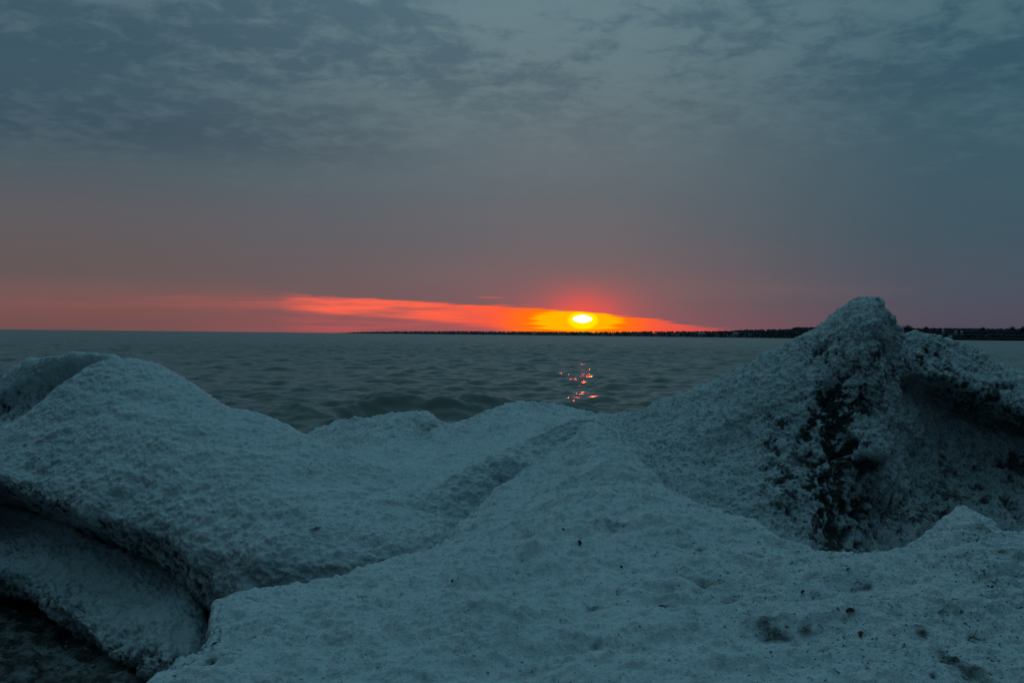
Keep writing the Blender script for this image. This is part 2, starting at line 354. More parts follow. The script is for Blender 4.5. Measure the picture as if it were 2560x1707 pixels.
# the steeper swell rolling towards the ice
nzs = fbm(V0 * np.array([1, .5, 1]), 2.2, 3, 3).reshape(X.shape)
cent = np.interp(X, [-14, -9.5, -7, -4.5, -2, 0, 3, 6], [37, 35, 34, 36, 36.5, 37, 38, 39]) + nzs * .7
hh = np.interp(X, [-16, -11, -8.5, -6.3, -5, -3.2, -1, 2, 5], [.10, .42, .55, .66, .82, .66, .70, .34, .12]) * (.95 + .4 * nzs)
u_ = Y - cent
Z += hh * np.where(u_ > 0, np.exp(-np.abs(u_ / 1.9) ** 1.3), np.exp(-np.abs(u_ / .95) ** 1.5))
Z += (.20 * np.exp(-(u_ / 3.0) ** 2) * np.clip(hh * 2, 0, 1) * fbm(V0 * np.array([.6, 1, 1]), .8, 4, 17, .65).reshape(X.shape))
c2 = np.interp(X, [-25, 10], [62, 58]) + nzs * 2; Z += .22 * np.clip(.5 + nzs, 0, 1.2) * np.exp(-((Y - c2) / 2.2) ** 2) * np.clip(1 - (X + 18) / 20, 0, 1)
V0[:, 2] = Z.ravel()
tag(mesh_np('water', V0, grid_faces(*X.shape), M_WATER), kind='structure')

# ------------------------------------------------------------------ the ice
def build_ice(name, parts, material, label, cat):
    Vs, Fs, at, off = [], [], {'dirt_shade': [], 'speck': []}, 0
    for A2, a in parts:
        Vs.append(A2.reshape(-1, 3)); Fs.append(grid_faces(A2.shape[0], A2.shape[1], off)); off += A2.shape[0] * A2.shape[1]
        for k in at: at[k].append(a[k])
    o = mesh_np(name, np.concatenate(Vs), np.concatenate(Fs), material, attrs={k: np.concatenate(v) for k, v in at.items()})
    tag(o, label, cat); return o

# foreground shelf
A_rows = [
 [(560,1512,5.5),(580,1492,5.6),(610,1480,5.65),(750,1470,5.8),(870,1448,6.0),(950,1418,6.2),(1050,1385,6.6),(1120,1350,7.15),(1180,1298,7.8),(1250,1222,8.5),(1340,1163,9.1),(1420,1100,9.56),(1468,1060,9.65),(1498,1062,9.6),(1540,1092,9.2),(1580,1135,8.6),(1640,1200,7.9),(1700,1243,7.4),(1760,1268,7.1),(1850,1298,6.6),(1950,1345,6.2),(2050,1375,6.0),(2170,1387,5.8),(2270,1377,5.7),(2330,1347,5.6),(2380,1308,5.5),(2400,1290,5.5),(2420,1281,5.5),(2440,1288,5.5),(2460,1308,5.5),(2500,1335,5.5),(2560,1345,5.4),(2750,1390,5.4)],
 [(532,1590,5.0),(700,1540,5.2),(900,1515,5.45),(1100,1450,5.9),(1300,1330,6.9),(1450,1200,7.9),(1520,1172,8.1),(1600,1222,7.6),(1700,1290,6.8),(1800,1340,6.2),(2050,1430,5.6),(2300,1425,5.3),(2370,1385,5.2),(2420,1365,5.2),(2500,1390,5.1),(2780,1430,5.1)],
 [(475,1655,4.6),(700,1620,4.7),(1000,1600,4.8),(1300,1480,5.4),(1500,1365,6.1),(1700,1390,5.8),(2000,1500,5.0),(2300,1530,4.7),(2800,1520,4.7)],
 [(425,1692,4.35),(700,1700,4.2),(1300,1640,4.4),(1700,1570,4.7),(2200,1620,4.3),(2850,1640,4.2)],
 [(395,1780,3.9),(1300,1785,3.8),(2900,1780,3.7)],
 [(330,1960,3.2),(1300,1960,3.1),(3000,1960,3.1)],
 [(200,2300,2.4),(3100,2300,2.4)]]
Ag = loft(A_rows, 620, 1150, back=((0,.22,-.16),(0,.35,-.9)), frontd=((0,-.5,-.1),(0,-1.2,-.6)), lefts=((-.06,.05,-.15),(-.05,.1,-1.4)), wts=[.4,.4,2.2,2.2,2,1.4,.6,.3,.2,.2], nc=220)
spotsA = [(1900,1545,34,-.012,.55),(1935,1585,40,.02,.75),(1860,1535,26,.02,.4),(1590,1615,34,.022,.5),(1495,1615,26,.012,.35),(2430,1665,50,.02,.5),(2310,1590,22,.008,.7),(2055,1618,20,.0,.6),(1650,1488,17,-.012,1.0),(1500,1520,40,-.014,.55),(1480,1530,18,-.006,.5),
 (528,1660,24,-.035,1.0),(590,1648,26,-.035,.8),(560,1690,36,-.03,.35),(1760,1435,26,-.012,.7),(1620,1440,26,-.01,.5),(1820,1470,20,-.01,.5),(2375,1640,20,-.008,.8),(2120,1445,22,0,.5),(2150,1465,24,0,.4),(1420,1430,24,-.01,.3),(1300,1570,26,.01,.3),(1350,1450,30,-.01,.3),(1250,1345,34,-.012,.2),(1540,1310,40,-.012,.3),(2520,1395,26,-.01,.6),(1860,1375,22,-.01,.4),(1820,1370,16,0,.35),(2440,1330,24,.02,.25),
 (1270,1495,20,-.01,.35),(1100,1420,26,-.01,.25),(1345,1700,22,0,.5),(2250,1560,16,0,.3),(2480,1480,20,0,.4),(2360,1440,16,0,.4),(1700,1560,60,.03,0),(1400,1500,70,.03,0),(1150,1560,90,.03,0),(2200,1500,80,.02,0),(1560,1250,60,.03,0),(800,1600,90,.02,0),(2450,1560,60,.03,0),(1350,1380,60,.03,0)]
rs = np.random.default_rng(3)
spotsA += [(rs.uniform(1250, 2600), rs.uniform(1330, 1700), rs.uniform(7, 24), rs.uniform(-.012, .014), rs.uniform(.1, .5)) for k in range(95)]
spotsA += [(rs.uniform(480, 1300), rs.uniform(1480, 1700), rs.uniform(10, 34), rs.uniform(-.014, .014), rs.uniform(.0, .2)) for k in range(35)]
dirtA = [(2380,1520,330,120,.16),(1950,1450,260,90,.12),(1540,1240,70,90,.15)]
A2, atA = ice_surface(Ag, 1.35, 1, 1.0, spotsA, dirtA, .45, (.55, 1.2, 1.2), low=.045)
pxA = proj(A2.reshape(-1, 3))
atA['speck'] += np.clip((pxA[0] - 1500) / 900, 0, 1) * .55
# ridge running back from the shelf
H_rows = [
 [(840,1345,8.6),(950,1288,8.5),(1050,1235,8.6),(1180,1165,8.95),(1290,1110,9.35),(1380,1070,9.7),(1430,1052,9.85),(1480,1049,9.85),(1530,1072,9.7),(1600,1140,9.2)],
 [(842,1358,8.45),(950,1300,8.36),(1050,1246,8.45),(1180,1177,8.78),(1290,1122,9.2),(1380,1080,9.56),(1430,1061,9.72),(1480,1057,9.73),(1530,1082,9.6),(1600,1150,9.1)],
 [(846,1385,8.4),(950,1326,8.26),(1050,1274,8.34),(1180,1208,8.68),(1290,1145,9.14),(1380,1100,9.5),(1430,1078,9.66),(1480,1070,9.68),(1530,1092,9.55),(1600,1162,9.05)],
 [(860,1460,8.4),(950,1410,8.1),(1050,1348,8.1),(1180,1292,8.45),(1250,1234,8.8),(1340,1178,9.14),(1420,1113,9.54),(1480,1085,9.6),(1600,1185,8.9)],
 [(870,1600,7.8),(1000,1520,7.6),(1200,1400,8.0),(1400,1250,8.9),(1600,1300,8.3)]]
Hg = loft(H_rows, 260, 560, back=((0,.5,-.25),(0,1.2,-1.3)), wts=[.5,.7,.8,1,2,1,.4], nc=150)
H2, atH = ice_surface(Hg, 1.2, 5, .9, [(800,1330,20,.0,.2)], [(1230,1225,170,60,.25),(1100,1320,120,50,.3)], .3, (.8,1.2,1.2), low=.03)  # patches paint the flank's shade into the colour, over olive staining
shelf = build_ice('ice_shelf', [(A2, atA), (H2, atH)], M_ICE, 'broad gritty foreground ice shelf, lower right, rising to a central ridge', 'ice shelf')

# left mound
B_rows = [
 [(-420,1160,10.3),(-200,1105,10.5),(0,1074,10.6),(60,1043,10.65),(110,1002,10.65),(160,958,10.65),(210,925,10.7),(250,904,10.8),(290,897,10.9),(340,900,11),(390,915,10.9),(440,940,10.8),(520,990,10.6),(572,1022,10.5),(640,1034,10.4),(700,1058,10.2),(740,1080,10.1),(790,1100,9.9),(900,1150,9.5),(1100,1220,9)],
 [(-420,1190,10.1),(-200,1140,10.2),(0,1112,10.3),(150,1035,10.2),(300,975,10.3),(450,1010,10.1),(600,1080,9.7),(750,1130,9.4),(900,1190,9.0),(1100,1260,8.6)],
 [(-420,1225,9.95),(0,1155,9.95),(200,1150,9.6),(450,1170,9.0),(700,1220,8.5),(900,1270,8.3),(1100,1310,8.1)],
 [(-420,1250,9.85),(0,1185,9.8),(120,1238,9.4),(250,1275,9.05),(400,1325,8.6),(500,1350,8.2),(700,1370,7.75),(900,1370,7.7),(1100,1360,7.8)],
 [(-420,1256,10.0),(0,1205,9.95),(120,1260,9.6),(250,1306,9.25),(380,1352,8.8),(450,1385,8.5),(480,1415,8.25),(600,1430,7.85),(700,1450,7.6),(900,1450,7.6),(1100,1430,7.7)],
 [(-420,1270,10.5),(0,1222,10.4),(120,1277,10.0),(250,1324,9.65),(380,1374,9.15),(450,1422,8.75),(485,1462,8.45),(600,1530,7.9),(900,1550,7.6),(1100,1530,7.7)],
 [(-420,1290,11.6),(0,1282,11.4),(250,1375,10.8),(450,1475,9.9),(500,1540,9.4),(600,1600,8.6),(1100,1600,7.8)]]
Bg = loft(B_rows, 380, 760, back=((0,.5,-.3),(0,1.2,-1.6)), frontd=((0,.1,-.6),), wts=[.4,.6,1.5,2,2,.9,.9,.7,.3], nc=150)
spB = [(790,1333,17,.012,.9),(100,1180,24,-.05,.35),(70,1165,16,-.05,.3),(130,1215,30,.05,0),(440,1390,30,.05,.1),(260,1200,70,.03,0),(320,950,18,.02,.25),(500,1250,90,.03,0),(640,1180,60,.02,0),(650,1400,60,.03,.1),(700,1440,40,-.02,.2)]
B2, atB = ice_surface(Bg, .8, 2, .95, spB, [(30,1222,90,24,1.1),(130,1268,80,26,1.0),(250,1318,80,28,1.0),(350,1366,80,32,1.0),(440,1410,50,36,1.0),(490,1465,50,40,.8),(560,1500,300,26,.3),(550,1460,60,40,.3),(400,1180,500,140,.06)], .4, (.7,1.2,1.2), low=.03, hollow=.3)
BB_rows = [
 [(-500,1050,12.2),(-200,1000,12.2),(-60,968,12.1),(0,950,12),(50,915,11.9),(90,900,11.75),(130,893,11.6),(200,889,11.4),(250,889,11.25),(300,902,11.2),(380,940,11.1),(520,1010,11.0)],
 [(-500,1090,11.9),(-60,1010,11.8),(0,985,11.8),(60,945,11.7),(130,915,11.5),(200,907,11.3),(260,905,11.15),(420,960,10.95),(520,1020,10.85)],
 [(-500,1120,11.9),(0,1030,11.9),(100,985,11.8),(200,960,11.5),(300,950,11.1),(520,1060,10.9)],
 [(-500,1180,11.4),(0,1100,11.4),(200,1060,11.2),(520,1100,10.8)]]
BBg = loft(BB_rows, 170, 420, wts=[.4,.6,1,1.3,1,.4])
BB2, atBB = ice_surface(BBg, 1.0, 8, .9, (), [(90,985,130,50,.45),(20,1040,90,40,.5)], .5)  # the hollow behind the crest has its shade painted into the colour
build_ice('ice_mound', [(B2, atB), (BB2, atBB)], M_ICE, 'large smooth rounded ice mound on the left with a shadowed hollow behind its crest', 'ice mound')

# lump in the lower left
C_rows = [
 [(-300,1230,11.3),(0,1262,11.0),(200,1325,10.3),(380,1400,9.6),(470,1450,9.3),(495,1475,9.1),(508,1515,9.0)],
 [(-300,1270,11.1),(0,1300,10.8),(200,1365,9.9),(350,1430,9.3),(460,1482,8.9),(500,1515,8.75),(515,1550,8.75)],
 [(-300,1350,10.4),(0,1375,9.9),(200,1440,9.5),(400,1530,8.5),(480,1565,8.3),(515,1595,8.4)],
 [(-300,1400,10.1),(0,1440,9.7),(120,1480,9.5),(200,1530,9.0),(300,1600,8.4),(400,1640,7.96),(465,1655,7.95),(505,1648,8.1)],
 [(-300,1430,10.3),(0,1470,10.0),(100,1500,9.76),(200,1575,8.98),(300,1650,8.28),(400,1700,7.9),(490,1715,7.95)],
 [(-300,1440,10.9),(0,1480,10.6),(100,1515,10.4),(200,1590,9.6),(300,1660,9.0),(400,1705,8.6),(490,1725,8.5)]]
Cg = loft(C_rows, 240, 420, back=((0,.4,-.25),(0,.9,-1)), frontd=((0,.4,-.6),), wts=[.3,.6,1,1.8,1.5,1,.6,.3], rights=((.10,.05,-.15),(.12,.1,-1.0)), nc=120)
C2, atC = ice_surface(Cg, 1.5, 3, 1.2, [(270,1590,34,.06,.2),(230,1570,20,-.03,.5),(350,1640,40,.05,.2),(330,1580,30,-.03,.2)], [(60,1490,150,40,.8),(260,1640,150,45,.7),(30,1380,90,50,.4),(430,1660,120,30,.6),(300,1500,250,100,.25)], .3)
build_ice('ice_lump', [(C2, atC)], M_ICE2, 'dim lower ice lump beneath the left mound, sloping to dark slush', 'ice lump')

# middle ridge by the water
E_rows = [
 [(600,1160,12.6),(700,1112,13),(780,1090,13),(850,1064,13),(900,1051,13),(960,1040,13),(1010,1036,13),(1060,1040,13),(1085,1052,13),(1100,1068,13.1),(1125,1066,13.2),(1170,1050,13.4),(1210,1038,13.8),(1250,1018,14.3),(1300,1013,14.5),(1380,1014,14.5),(1430,1026,14.3),(1480,1040,14),(1600,1050,13)],
 [(600,1180,12.1),(800,1115,12.4),(950,1070,12.4),(1050,1070,12.4),(1110,1090,12.3),(1200,1075,12.8),(1300,1048,13.3),(1430,1050,13.2),(1600,1070,12.5)],
 [(600,1200,11.5),(800,1150,11.5),(950,1120,11.6),(1100,1130,11.4),(1200,1110,11.7),(1350,1085,12),(1600,1100,11.5)],
 [(600,1240,10.2),(800,1200,10.1),(1000,1190,10.0),(1200,1160,10.2),(1400,1120,10.5),(1600,1130,10.3)],
 [(600,1330,9.3),(900,1290,8.9),(1150,1270,8.6),(1400,1190,9.2),(1600,1180,9.3)],
 [(600,1480,9.0),(1000,1420,8.4),(1600,1300,8.4)]]
Eg = loft(E_rows, 260, 620, back=((0,.5,-.35),(0,1.3,-2.2)), wts=[.5,.8,1.4,1.3,1.3,1.3,.5,.3])
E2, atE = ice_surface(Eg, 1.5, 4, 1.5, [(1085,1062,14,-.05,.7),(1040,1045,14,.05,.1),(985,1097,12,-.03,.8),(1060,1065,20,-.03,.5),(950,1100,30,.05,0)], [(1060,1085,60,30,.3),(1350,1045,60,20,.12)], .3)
build_ice('ice_ridge', [(E2, atE)], M_ICE, 'low rough ice ridge along the water between the mounds', 'ice ridge')

# right peak
F_rows = [
 [(1400,1095,10.8),(1440,1068,10.7),(1470,1050,10.6),(1550,1036,10.3),(1610,1026,10.1),(1650,1010,10),(1750,965,9.8),(1850,918,9.6),(1900,895,9.45),(1960,862,9.3),(2000,842,9.15),(2040,820,9.0),(2075,795,8.95),(2110,768,8.9),(2150,750,8.8),(2180,748,8.8),(2205,760,8.8),(2222,782,8.85),(2234,812,8.9),(2246,832,9.65),(2300,830,9.8),(2340,834,9.8),(2380,852,9.85),(2440,880,9.9),(2480,902,9.9),(2560,925,9.9),(2700,960,9.9),(2900,1030,9.9)],
 [(1405,1115,10.3),(1460,1085,10.1),(1550,1070,9.8),(1750,1010,9.4),(1900,945,9.1),(2000,885,8.9),(2080,835,8.7),(2140,800,8.55),(2190,800,8.5),(2222,840,8.6),(2244,866,9.35),(2330,870,9.6),(2400,895,9.6),(2480,935,9.6),(2560,960,9.6),(2900,1060,9.6)],
 [(1410,1140,9.9),(1550,1110,9.4),(1750,1070,9.0),(1950,990,8.75),(2080,930,8.55),(2160,900,8.4),(2212,920,8.5),(2238,925,9.2),(2280,930,9.35),(2350,945,9.35),(2400,965,9.35),(2480,1000,9.35),(2560,1030,9.35),(2900,1120,9.3)],
 [(1412,1160,9.7),(1550,1130,9.25),(1750,1100,8.9),(1950,1030,8.7),(2080,975,8.5),(2160,950,8.4),(2208,965,8.5),(2236,972,9.3),(2280,975,9.6),(2350,980,9.9),(2400,1005,10.0),(2480,1040,10.0),(2560,1072,10.0),(2900,1160,9.9)],
 [(1400,1180,9.4),(1550,1170,9.0),(1750,1160,8.65),(1950,1090,8.5),(2100,1040,8.45),(2190,1030,8.5),(2240,1050,9.1),(2350,1060,9.75),(2560,1120,9.8),(2900,1200,9.6)],
 [(1430,1220,9.0),(1600,1250,8.4),(1800,1250,8.15),(2000,1200,8.2),(2120,1150,8.3),(2190,1115,8.15),(2230,1140,8.7),(2280,1170,9.4),(2400,1180,9.6),(2560,1200,9.6),(2900,1250,9.4)],
 [(1480,1300,8.4),(1700,1330,7.9),(1900,1330,7.85),(2080,1330,8.0),(2200,1300,8.7),(2350,1300,9.2),(2560,1310,9.1),(2900,1330,9.0)],
 [(1500,1450,7.5),(1800,1450,7.3),(2100,1470,7.6),(2400,1450,8.8),(2900,1450,8.8)]]
Fg = loft(F_rows, 520, 900, back=((0,.45,-.4),(0,1.3,-2.6)), frontd=((0,-.3,-.4),), wts=[.5,.8,1.6,1.6,.9,1.6,2,1.6,1,.3], nc=260, kdn=11)
spF = [(2195,1125,22,.07,0),(2160,1160,26,-.05,.8),(2090,1120,18,.05,0),(2010,1130,24,-.04,.3),(2110,1230,22,.06,0),(1960,1050,30,.05,0),(2240,980,30,.03,0),(2540,1160,24,-.03,.9),(2100,860,18,.03,0),(2040,880,18,-.03,.4)]
dF = [(2085,1130,60,170,.55),(2060,1010,60,75,.55),(2100,1330,60,80,.6),(1940,1130,50,100,.30),(2030,1240,110,90,.45),(1930,1060,40,40,.5),(2130,1010,50,40,.5),(2020,860,60,40,.4),(2080,900,60,50,.35),(2170,900,60,100,.28),(2330,905,120,50,.4),(2450,1000,70,22,1.1),(2380,965,45,18,.9),(2540,1045,50,24,1.2),(2520,965,50,16,.6),(2400,1120,300,260,.22),(2330,900,120,50,.35),(2380,1200,240,190,.18),(2280,1300,220,90,.45),(2180,980,60,90,.3),(2100,1180,150,190,.16),(1900,1200,150,130,.10),(2545,1165,40,20,.9),(1850,960,110,50,.25),(1800,1150,200,120,.16),(2480,1240,140,90,.22)]  # stains round the clefts; broad right-hand patches paint the hollow's shade into the colour
F2, atF = ice_surface(Fg, 1.25, 6, 1.2, spF, dF, 1.1, clefts=[(2080, 960, 2100, 1130, 30, .10), (2100, 1130, 2085, 1390, 34, .12), (2150, 1170, 2200, 1165, 10, .06), (2060, 1000, 2010, 1090, 14, .05), (2120, 1200, 2150, 1330, 12, .05)])
build_ice('ice_peak', [(F2, atF)], M_ICE2, 'tall jagged ice peak on the right, stained dark and dirty around a deep hollow', 'ice peak')

# ground under the ice: dark wet slush
m_, gg, b = mat('slush'); M_SLUSH = m_
co = gg.n('ShaderNodeNewGeometry').outputs['Position']
a1 = gg.noise(co, 5, 5, .65); a2 = gg.noise(co, 30, 4, .7)
colr = gg.mix(gg.ss(a1, .4, .62), (.014, .014, .013), (.19, .21, .20)); colr = gg.mix(gg.m('MULTIPLY', gg.ss(a2, .55, .72), gg.ss(a1, .42, .6)), colr, (.36, .40, .40))
gg.put(b.inputs['Base Color'], colr); b.inputs['Roughness'].default_value = .42
bp = gg.n('ShaderNodeBump'); bp.inputs['Distance'].default_value = .03; gg.put(bp.inputs['Height'], a2); gg.put(b.inputs['Normal'], bp.outputs[0])
xs = np.linspace(-9, 9, 620); ys = np.linspace(-6, 11.8, 520); Xg, Yg = np.meshgrid(xs, ys)
Vg = np.stack([Xg, Yg, np.zeros_like(Xg)], 2).reshape(-1, 3)
bn = 1 - np.abs(fbm(Vg, .30, 3, 71))
Vg[:, 2] = .06 + .10 * fbm(Vg, .9, 2, 70) + .09 * bn ** 3 + .035 * fbm(Vg, .09, 3, 72) - .5 * np.clip((Vg[:, 1] - 10.9) / .9, 0, 1)
tag(mesh_np('slush', Vg, grid_faces(*Xg.shape), M_SLUSH), kind='structure')

# ------------------------------------------------------------------ far shore
SH = [(840, 9000, 0), (900, 8400, 4), (1000, 7800, 6.2), (1150, 7300, 8.0), (1300, 7000, 8.8), (1400, 6500, 9.3), (1500, 6200, 10), (1600, 5800, 12), (1700, 5300, 13.5), (1800, 4900, 15), (1870, 4600, 19), (1980, 4300, 21.5), (1985, 4300, 25.5), (2100, 4050, 27.5), (2230, 3800, 26), (2300, 3700, 27), (2400, 3600, 28), (2560, 3450, 28), (2800, 3200, 27), (3400, 2600, 30)]
sh = np.array(SH, float)
def shore(px): return np.interp(px, sh[:, 0], sh[:, 1]), np.interp(px, sh[:, 0], sh[:, 2])
pxs = np.linspace(840, 3400, 900); V_ = []; prof = [(0, -.02), (6, .05), (30, .50), (80, .76), (160, .84), (600, .86), (1500, .5), (2500, -.1)]
for j, (off, hf) in enumerate(prof):
    for p in pxs:
        d, tp = shore(p); ht = tp / F * d
        V_.append(((p - CX) / F * (d + off), d + off, max(-1, ht * hf * (1 + .12 * math.sin(p * .05 + j) + .08 * math.sin(p * .21 + j * 2)) if hf > 0 else hf * 30)))
M_LAND = plain('far_land_earth', (.050, .062, .072), .95, .4, .01)
tag(mesh_np('hills', np.array(V_), grid_faces(len(prof), len(pxs)), M_LAND), kind='structure')
# wood: small ragged winter crowns covering the bluff
M_WOOD = plain('winter_wood', (.045, .058, .068), .95, .4, .02)
M_TRUNK = plain('bark', (.05, .045, .04), .9)
ico = []
import bmesh
bm = bmesh.new(); bmesh.ops.create_icosphere(bm, subdivisions=2, radius=1); IV = np.array([v.co[:] for v in bm.verts]); IF = np.array([[v.index for v in f.verts] for f in bm.faces]); bm.free()
def crown(c, rx, rz, jag=.35):
    v = IV * (1 + rng.uniform(-jag, jag, (len(IV), 1))); return v * np.array([rx, rx, rz]) + np.array(c)
Vs, Fs, off = [], [], 0
for k in range(4200):
    p = rng.uniform(870, 3300) if rng.random() < .65 else rng.uniform(1900, 2700); d, tp = shore(p); full = tp / F * d; dep = rng.choice([3, 20, 45, 80, 120, 170], p=[.12, .17, .2, .2, .2, .11])
    zb = full * np.interp(dep, [q_[0] for q_ in prof], [max(0, q_[1]) for q_ in prof])
    hgt = min(full * .26, 12) * rng.uniform(.75, 1.12); w = rng.uniform(.25, .5) * hgt + 2
    v = crown(((p - CX) / F * (d + dep), d + dep, zb + hgt * .5), w, hgt * .55); Vs.append(v); Fs.append(IF + off); off += len(v)
tag(mesh_np('woodland', np.concatenate(Vs), np.concatenate(Fs), M_WOOD, smooth=False), 'dark band of leafless woods along the far shore', 'woodland', kind='stuff')

def bare_tree(px, toppx, wpx, label, trunk_frac=.35):
    d, tp = shore(px); d += 60; hy = 823 + .0105 * px
    ztop = (hy - toppx) / F * d + EYE; zb = tp / F * d * .60; x = (px - CX) / F * d; r_ = wpx / F * d * .5
    root = bpy.data.objects.new('tree', None); COL.objects.link(root); root.location = (x, d, zb)
    tag(root, label, 'tree', 'trees standing above the far wood')
    H_ = ztop - zb; V, Fc = [], []
    def limb(a, b_, ra, rb):
        a = np.array(a); b_ = np.array(b_); ax = b_ - a; ax /= np.linalg.norm(ax); s = np.cross(ax, [.3, .9, .1]); s /= np.linalg.norm(s); t_ = np.cross(ax, s); o = len(V)
        for c, rr in ((a, ra), (b_, rb)):
            for k in range(5): V.append(c + rr * (math.cos(k * 1.2566) * s + math.sin(k * 1.2566) * t_))
        for k in range(5): Fc.append((o + k, o + (k + 1) % 5, o + 5 + (k + 1) % 5, o + 5 + k))
    limb((0, 0, -2), (0, 0, H_ * .6), .7, .4)
    mesh_np('trunk', np.array(V), np.array(Fc), M_TRUNK, parent=root)
    V, Fc = [], []
    for k in range(60):
        z0 = H_ * random.uniform(.1, .6); th = random.uniform(0, 6.28); ph = random.uniform(-.35, 1.5)
        cc = np.array([0, 0, H_ * .5]); e_ = random.uniform(.75, 1)
        b0 = cc + np.array([r_ * math.cos(th) * math.cos(ph), r_ * math.sin(th) * math.cos(ph), H_ * .5 * math.sin(ph)]) * e_; a0 = (0, 0, z0); limb(a0, b0, .45, .2)
        for j in range(6):
            f_ = random.uniform(.35, 1); c0 = np.array(a0) * (1 - f_) + b0 * f_
            limb(c0, c0 + np.array([random.uniform(-1, 1) * r_ * .3, random.uniform(-1, 1) * r_ * .3, random.uniform(-.02, .12) * H_]), .3, .15)
    mesh_np('crown', np.array(V), np.array(Fc), M_WOOD, parent=root)
bare_tree(2237, 816, 14, 'bare tree just right of the ice peak on the far shore')
bare_tree(2268, 811, 30, 'widest bare tree with a domed crown beyond the low ice shoulder')
bare_tree(2315, 816, 18, 'thin bare tree left of the pale far houses')
bare_tree(2334, 818, 10, 'narrow spiky bare tree directly above the pale far houses')
bare_tree(2458, 817, 24, 'low bare tree midway between the far houses and the right edge')
bare_tree(2530, 815, 20, 'dark rounded bare tree over a snowy gap near the right edge')
bare_tree(2556, 815, 14, 'bare tree at the extreme right end of the far shore')

M_WALL = plain('pale_wall', (.26, .28, .29), .8, .1); M_SNOW = plain('roof_snow', (.62, .68, .72), .7, .08); M_PANE = plain('dark_pane', (.03, .04, .05), .3, .1)
def box(name, lo, hi_, m_, parent):
    x0, y0, z0 = lo; x1, y1, z1 = hi_
    V = [(x0,y0,z0),(x1,y0,z0),(x1,y1,z0),(x0,y1,z0),(x0,y0,z1),(x1,y0,z1),(x1,y1,z1),(x0,y1,z1)]
    return mesh_np(name, V, [(0,3,2,1),(4,5,6,7),(0,1,5,4),(1,2,6,5),(2,3,7,6),(3,0,4,7)], m_, smooth=False, parent=parent)
def house(px, py_base, wpx, hpx, label, ridge_along=True):
    d, tp = shore(px); d -= 14; s = d / F; x = (px - CX) * s; zb = EYE + (823 + .0105 * px - py_base) * s
    w, h = wpx * s, hpx * s; dp = max(7, w * .6)
    root = bpy.data.objects.new('house', None); COL.objects.link(root); root.location = (x, d, zb); tag(root, label, 'house', 'pale buildings on the far shore')
    wall = box('wall', (-w/2, 0, -9), (w/2, dp, h * .55), M_WALL, root)
    e = .4
    if ridge_along: V = [(-w/2-e,-e,h*.55),(w/2+e,-e,h*.55),(w/2+e,dp+e,h*.55),(-w/2-e,dp+e,h*.55),(-w/2-e,dp/2,h),(w/2+e,dp/2,h)]; Fc = [(0,1,5,4),(1,2,5,5),(2,3,4,5),(3,0,4,4),(0,3,2,1)]
    else: V = [(-w/2-e,-e,h*.55),(w/2+e,-e,h*.55),(w/2+e,dp+e,h*.55),(-w/2-e,dp+e,h*.55),(0,-e,h),(0,dp+e,h)]; Fc = [(0,4,5,3),(1,2,5,4),(0,1,4,4),(2,3,5,5),(0,3,2,1)]
    me = bpy.data.meshes.new('roof'); me.from_pydata(V, [], [tuple(dict.fromkeys(f)) for f in Fc]); me.materials.append(M_SNOW); r_ = bpy.data.objects.new('roof', me); COL.objects.link(r_); r_.parent = root
    for fx in (-.28, .28): box('window', (fx*w - w*.08, -.12, h*.12), (fx*w + w*.08, -.01, h*.38), M_PANE, root)
house(2359, 831, 5, 6, 'gabled pale house high on the far bluff, left of the far pair', False)
house(2391, 832, 6, 5, 'larger gabled pale house of the high far pair', False)
house(2405, 831, 4, 3.5, 'smallest pale house, right of the high far pair')
house(2342, 843, 3.5, 6, 'narrow pale house low on the far bluff near the ice shoulder', False)
house(2378, 844, 6, 5, 'dim pale house low on the far bluff below the high pair')
house(2325, 841, 6, 2.5, 'low flat pale house just above the ice shoulder')
house(1755, 834, 17, 2.2, 'longest low building with a snowy roof on the far shore right of the sun')
house(1840, 834, 14, 2.0, 'long low snowy roofed building on the far shore close to the ice peak')
house(1819, 838.5, 3, 3, 'tiny pale waterside house between the two long low buildings', False)
house(1335, 834.5, 12, 1.6, 'faint long low building on the far shore left of the sun')

# ------------------------------------------------------------------ grit and leaf litter on the ice
M_LEAF = plain('dead_leaf', (.075, .028, .018), .7, .3, 40); M_TWIG = plain('twig_bark', (.020, .017, .014), .85, .3, 40)
Vall = A2.reshape(-1, 3); Nall = normals(A2).reshape(-1, 3)
def on_ice(cx, cy, V=Vall, N=Nall, pr=pxA):
    k = np.argmin((pr[0] - cx) ** 2 + (pr[1] - cy) ** 2 + (pr[2]) ** 2); return V[k], N[k]
def place(o, c, n, rot):
    zq = Vector(n).normalized(); o.matrix_world = Matrix.Translation(Vector(c) + zq * .002) @ zq.to_track_quat('Z', 'Y').to_matrix().to_4x4() @ Matrix.Rotation(rot, 4, 'Z')
def leaf(cx, cy, L, label, rot=0):
    c, n = on_ice(cx, cy); L = L / F * c[1]; nu, nv = 9, 5; V = []
    for i in range(nu):
        t_ = i / (nu - 1); w = .32 * math.sin(math.pi * min(1, t_ * .92 + .06)) ** .7
        for j in range(nv):
            s_ = j / (nv - 1) * 2 - 1; V.append(((t_ - .5) * L, s_ * w * L * (1 + .15 * math.sin(i * 2.1)), L * (.22 * s_ * s_ + .16 * math.sin(t_ * 3.4) + .05 * math.sin(i * 1.7 + j))))
    o = mesh_np('leaf', V, grid_faces(nu, nv), M_LEAF); md = o.modifiers.new('thick', 'SOLIDIFY'); md.thickness = .0012
    place(o, c, n, rot); tag(o, label, 'leaf', 'dead leaves on the ice')
